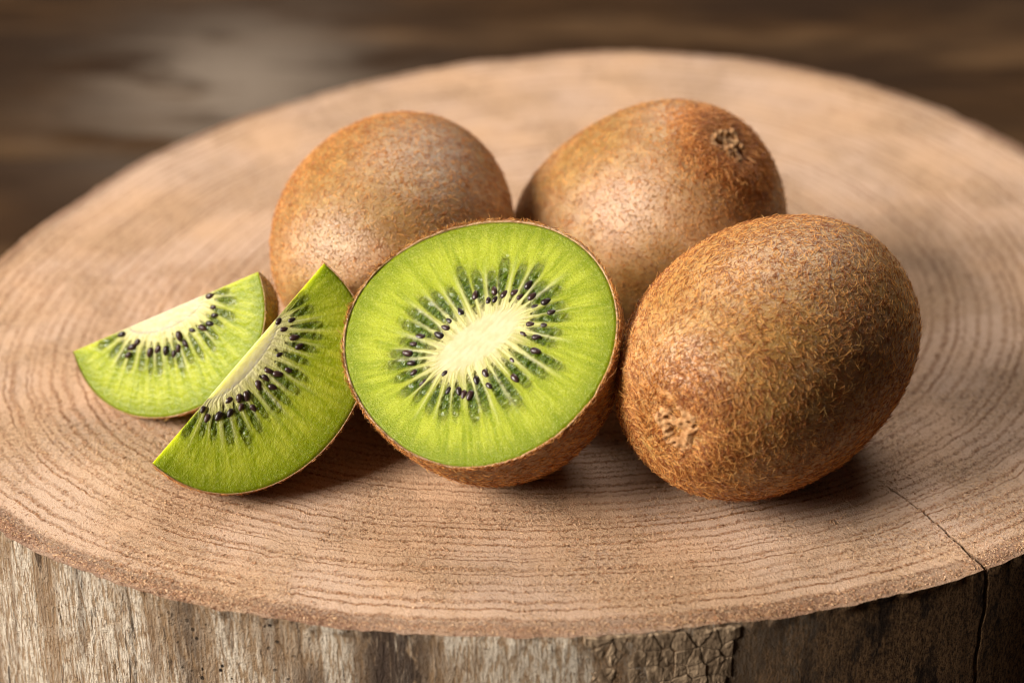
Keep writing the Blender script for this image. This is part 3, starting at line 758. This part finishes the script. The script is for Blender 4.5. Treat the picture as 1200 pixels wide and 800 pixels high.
# ------------------------------------------------------------------ the wedges
def wedge(label, M, d, p, nrm, a, b, psi, seeds, A_, B_, cshift, seed, NL=17):
    M, d, p, nrm = (np.array(v, float) for v in (M, d, p, nrm))
    d /= np.linalg.norm(d); p -= d * (p @ d); p /= np.linalg.norm(p)
    nn = np.cross(d, p); nrm = nn if nn @ nrm > 0 else -nn
    hand = 1 if nn @ nrm > 0 else -1
    t = thing('kiwi_wedge', label, 'kiwi wedge', (M[0] * MM, M[1] * MM, 0), 'kiwi wedges')
    oz = np.array([0, 0, M[2]])
    m = 420
    tau = np.linspace(0, math.pi, m)
    s = np.concatenate([np.linspace(-1, 0, 22, endpoint=False), np.linspace(0, 1, 120)]); n = len(s)
    TA, SS = np.meshgrid(tau, s)
    sn = np.sin(TA) ** 0.86
    sk_t = 0.16
    Ox, Oy = (a - sk_t) * np.cos(TA), (b - sk_t) * sn
    Cx, Cy = cshift + A_ * np.cos(TA), B_ * np.sin(TA)
    sp = np.clip(SS, 0, 1); si = np.clip(SS, -1, 0)
    U = np.where(SS >= 0, (1 - sp) * Cx + sp * Ox, cshift + (1 + si) * (Cx - cshift))
    Vv = np.where(SS >= 0, (1 - sp) * Cy + sp * Oy, (1 + si) * Cy)
    r = np.random.default_rng(seed)
    mid = np.hypot(np.gradient(Cx[0] * .6 + Ox[0] * .4), np.gradient(Cy[0] * .6 + Oy[0] * .4)); cs = np.cumsum(mid); cs /= cs[-1]
    def make_face(axis, normal, name_seed, depth_sign=1):
        locs = []
        for i in range(NL):
            c = float(np.interp((i + .5 + r.uniform(-.16, .16)) / NL, cs, tau))
            w = float(np.interp((i + 1) / NL, cs, tau) - np.interp(i / NL, cs, tau))
            locs.append((c, w * r.uniform(.36, .48), r.uniform(.04, .14), r.uniform(.46, .68)))
        loc, wall, core = face_fields(TA, SS, locs, name_seed, name_seed + 3)
        P2 = np.stack([U, Vv], -1)
        fine = Waves(51 + name_seed, 1.6, 18, 2)(P2); fine2 = Waves(52 + name_seed, 4.0, 18, 2)(P2)
        edge = smooth(0, 0.9, Vv)
        Z = (-0.14 * loc + 0.06 * wall + 0.015 * fine + 0.015 * fine2 + 0.08 * loc * fine2) * edge - 0.2 * smooth(0.97, 1, SS) * edge
        Pl = U[..., None] * d + Vv[..., None] * axis + Z[..., None] * normal + oz
        at = {'s': SS, 'tau': TA, 'core_mask': core, 'locule_mask': loc * .9, 'ray_mask': wall * .9}
        return Pl, at, loc, locs
    ax2 = math.cos(psi) * p - math.sin(psi) * nrm          # arc direction of the far face
    n2 = -(math.sin(psi) * p + math.cos(psi) * nrm)        # its outward normal
    PA, atA, locA, lA = make_face(p, nrm, seed)
    PB, atB, locB, lB = make_face(ax2, n2, seed + 20)
    # closed flesh body: face A (core to skin), round under the skin, face B (skin to core)
    om = np.linspace(0, psi, 26)[1:-1]
    mids = [((a - sk_t) * np.cos(tau))[:, None] * d + ((b - sk_t) * np.sin(tau) ** .86)[:, None] * (math.cos(o) * p - math.sin(o) * nrm) + oz for o in om]
    bodyA = PA - nrm * (0.2 * smooth(0.45, 0.6, locA) + 0.3 * smooth(-0.10, -0.24, SS) * smooth(0, .5, Vv))[..., None]; bodyB = PB - n2 * (0.2 * smooth(0.45, 0.6, locB) + 0.3 * smooth(-0.10, -0.24, SS) * smooth(0, .5, Vv))[..., None]
    G = np.concatenate([bodyA, np.array(mids), bodyB[::-1]])
    at = {}
    for k, fill in (('s', 1), ('tau', 1), ('core_mask', 0), ('locule_mask', 0), ('ray_mask', 0)):
        at[k] = np.concatenate([atA[k], np.full((len(mids), m), fill), atB[k][::-1]])
    F = grid_faces(len(G), m, flip=(hand > 0))
    V = G.reshape(-1, 3)
    fl = mesh_obj('flesh', V, F, M_FLESH, t, True, at)
    N = vert_normals(V, F)
    if (N[n // 2 * m + m // 2] @ nrm) < 0: fl.data.flip_normals()
    for Pl, at_, lc, normal, ls in ((PA, atA, locA, nrm, lA), (PB, atB, locB, n2, lB)):
        cell = 0.25 * (lc[:-1, :-1] + lc[1:, :-1] + lc[:-1, 1:] + lc[1:, 1:]); cell = np.pad(cell, ((0, 0), (0, 1)))
        cen = np.array([l[0] for l in ls]); own = np.abs(TA[:-1][..., None] - cen).argmin(-1)
        for i in range(NL):
            o = split_patch('locule', Pl, at_, (cell > .40) & (own == i), normal, fl, 0.8, M_FLESH)
            if o:
                pn = o.data.polygons[0].normal
                if np.array(pn) @ normal < 0: o.data.flip_normals()
    # the pale core runs along the ridge
    kc = int(np.searchsorted(s, -0.03))
    cu, cw = U[kc], Vv[kc]
    omc = np.linspace(0, psi, 14)[1:-1]
    lift = ((0.07 * smooth(-0.03, -0.13, SS[:kc + 1]) - 0.05) * smooth(0, .4, Vv[:kc + 1]))[..., None]
    cmid = np.array([cu[:, None] * d + cw[:, None] * (math.cos(o_) * p - math.sin(o_) * nrm) + oz for o_ in omc])
    Gc = np.concatenate([PA[:kc + 1] + nrm * lift, cmid, (PB[:kc + 1] + n2 * lift)[::-1]])
    atc = {k: np.concatenate([atA[k][:kc + 1], np.full((len(cmid), m), {'s': -.05, 'tau': 1, 'core_mask': 1}.get(k, 0)), atB[k][:kc + 1][::-1]]) for k in atA}
    Vc = Gc.reshape(-1, 3); Fc = grid_faces(len(Gc), m)
    Nc = vert_normals(Vc, Fc)
    if Nc[kc // 2 * m + m // 2] @ nrm < 0: Fc = Fc[:, ::-1]
    mesh_obj('core', Vc, Fc, M_WEDGE_CORE, t, True, atc)
    # skin
    om = np.linspace(0, psi, 40)
    def shell(k): return np.array([((a - k) * np.cos(tau))[:, None] * d + ((b - k) * np.sin(tau) ** .86)[:, None] * (math.cos(q) * p - math.sin(q) * nrm) + oz for q in om])
    So, Si = shell(0), shell(0.17)
    G = np.concatenate([[Si[1]], [Si[0]], So, [Si[-1]], [Si[-2]]]); V = G.reshape(-1, 3); F = grid_faces(len(G), m)
    N = vert_normals(V, F); i0 = (len(G) // 2) * m + m // 2
    if N[i0] @ (V[i0] - oz) < 0: F = F[:, ::-1]
    sko = mesh_obj('skin', V, F, M_SKIN_OLIVE, t)
    V = So.reshape(-1, 3); F2 = grid_faces(len(So), m)
    N = vert_normals(V, F2); i0 = (len(So) // 2) * m + m // 2
    if N[i0] @ (V[i0] - oz) < 0: F2 = F2[:, ::-1]
    fuzz('fuzz', V, F2, M_FUZZ, sko, 6000, 0.8, 0.25, comb_field(seed + 9, 0.15, d, 1.6), None, 0.038, seed)
    M3 = np.stack([d, p, nrm], 1)
    if np.linalg.det(M3) < 0: M3 = np.stack([d, p, nrm], 1)
    add_seeds(seeds, t, M3, oz, 0.05, seed, (cshift, 0))
    return t

W1S = [(10.36, 0.6), (12.08, 2.28), (9.88, 2.32), (9.93, 4.7), (5.71, 4.63), (9.22, 6.38), (2.2, 5.08), (4.63, 7.72), (2.87, 6.69), (-0.98, 5.34), (0.44, 7.56), (0.84, 5.44), (-3.89, 4.99), (-5.1, 4.22), (-6.1, 5.53), (-4.77, 7.27), (-8.15, 4.7), (-6.56, 3.06), (-11.52, 2.21), (-9.95, 3.51), (-10.85, 0.6)]
W2S = [(10.25, 0.6), (10.23, 2.83), (8.52, 5.5), (6.8, 5.71), (4.59, 5.35), (1.54, 5.4), (0.63, 7.52), (2.33, 7.22), (-0.73, 8.15), (-2.06, 6.99), (-3.66, 6.13), (-5.41, 6.08), (-7.42, 3.33), (-8.96, 3.76), (-10.06, 4.9), (-10.12, 0.7), (10.04, 4.41)]
wedge('front kiwi wedge leaning on the cut half, its lower tip pointing to the near left',
      (-49.14, -47.27, 23.04), (0.6181, 0.5821, 0.5283), (0.7623, -0.2799, -0.5835), (0.1918, -0.7634, 0.6168), 24.1, 22.0, math.radians(74), W1S, 10.4, 2.9, 0.8, 101)
wedge('leftmost kiwi wedge, brightly lit, lying behind the other wedge with brown skin at its end',
      (-65.75, -24.26, 20.38), (0.8693, -0.1287, 0.4772), (0.3146, -0.6006, -0.735), (-0.3812, -0.7891, 0.4817), 21.5, 19.6, math.radians(62), W2S, 9.4, 3.6, 0.4, 131)

# ------------------------------------------------------------------ torn fibres left by the saw on the end grain
def crumbs():
    r = np.random.default_rng(99)
    me = bpy.data.objects['cut_face'].data
    n = len(me.vertices); co = np.zeros(n * 3, np.float32); me.vertices.foreach_get('co', co); co = co.reshape(-1, 3) / MM
    ring = np.zeros(n, np.float32); me.attributes['ring'].data.foreach_get('value', ring)
    fr = ring % 1.0
    y = co[:, 1]; rad = np.hypot(co[:, 0], co[:, 1])
    edge = rad / rim_r(np.arctan2(co[:, 1], co[:, 0]))
    patch = 0.5 + 0.5 * Waves(71, 0.12, 10, 2)(co[:, :2]); zone = smooth(0.1, 0.9, Waves(72, 0.06, 10, 2)(co[:, :2]))
    dens = (smooth(0.62, 0.80, fr) * (1 - smooth(0.92, 1, fr))) * np.clip(patch, 0.1, 1) + 0.06 + 0.16 * zone + 0.5 * smooth(0.970, 0.985, edge)
    dens *= smooth(60, -20, y) * (edge < 0.996)
    # per vertex area (columns are unevenly spaced)
    f = np.zeros(len(me.polygons) * 4, np.int32); me.polygons.foreach_get('vertices', f); f = f.reshape(-1, 4)
    p = co[f]; ar = 0.5 * np.linalg.norm(np.cross(p[:, 2] - p[:, 0], p[:, 3] - p[:, 1]), axis=1)
    wgt = ar * dens[f].mean(1); cs = np.cumsum(wgt); N = 90000
    k = np.minimum(np.searchsorted(cs, r.uniform(0, cs[-1], N)), len(f) - 1)
    u, v = r.uniform(size=(2, N, 1)); q = p[k]
    P0 = (1 - u) * (1 - v) * q[:, 0] + u * (1 - v) * q[:, 1] + u * v * q[:, 2] + (1 - u) * v * q[:, 3]
    L = 0.26 * np.exp(r.normal(0, .4, (N, 1))); az = r.uniform(0, 6.283, (N, 1)); el = np.abs(r.normal(0.35, .3, (N, 1)))
    d = np.concatenate([np.cos(az) * np.cos(el), np.sin(az) * np.cos(el), np.sin(el)], 1)
    side = np.concatenate([-np.sin(az), np.cos(az), np.zeros((N, 1))], 1); cu = r.normal(0, .5, (N, 1)); K = 4
    pts = np.zeros((N, K, 3))
    for i in range(K):
        t_ = i / (K - 1)
        pts[:, i] = P0 + L * (d * t_ + side * cu * t_ * t_); pts[:, i, 2] += 0.02 - 0.25 * L[:, 0] * t_ * t_
    hc = bpy.data.hair_curves.new('torn_fibres'); hc.add_curves([K] * N)
    hc.attributes['position'].data.foreach_set('vector', (pts * MM).astype(np.float32).ravel())
    ra = hc.attributes.get('radius') or hc.attributes.new('radius', 'FLOAT', 'POINT')
    ra.data.foreach_set('value', (np.exp(r.normal(0, .3, (N, 1))) * np.array([[1, 1, .8, .5]]) * 0.08 * MM).astype(np.float32).ravel())
    hc.materials.append(mat_fuzz('torn_wood_fibre', (0.36, 0.17, 0.075), (0.66, 0.42, 0.23), 0.1))
    o = bpy.data.objects.new('torn_fibres', hc); COL.objects.link(o); o.parent = SLICE; o['kind'] = 'stuff'
crumbs()
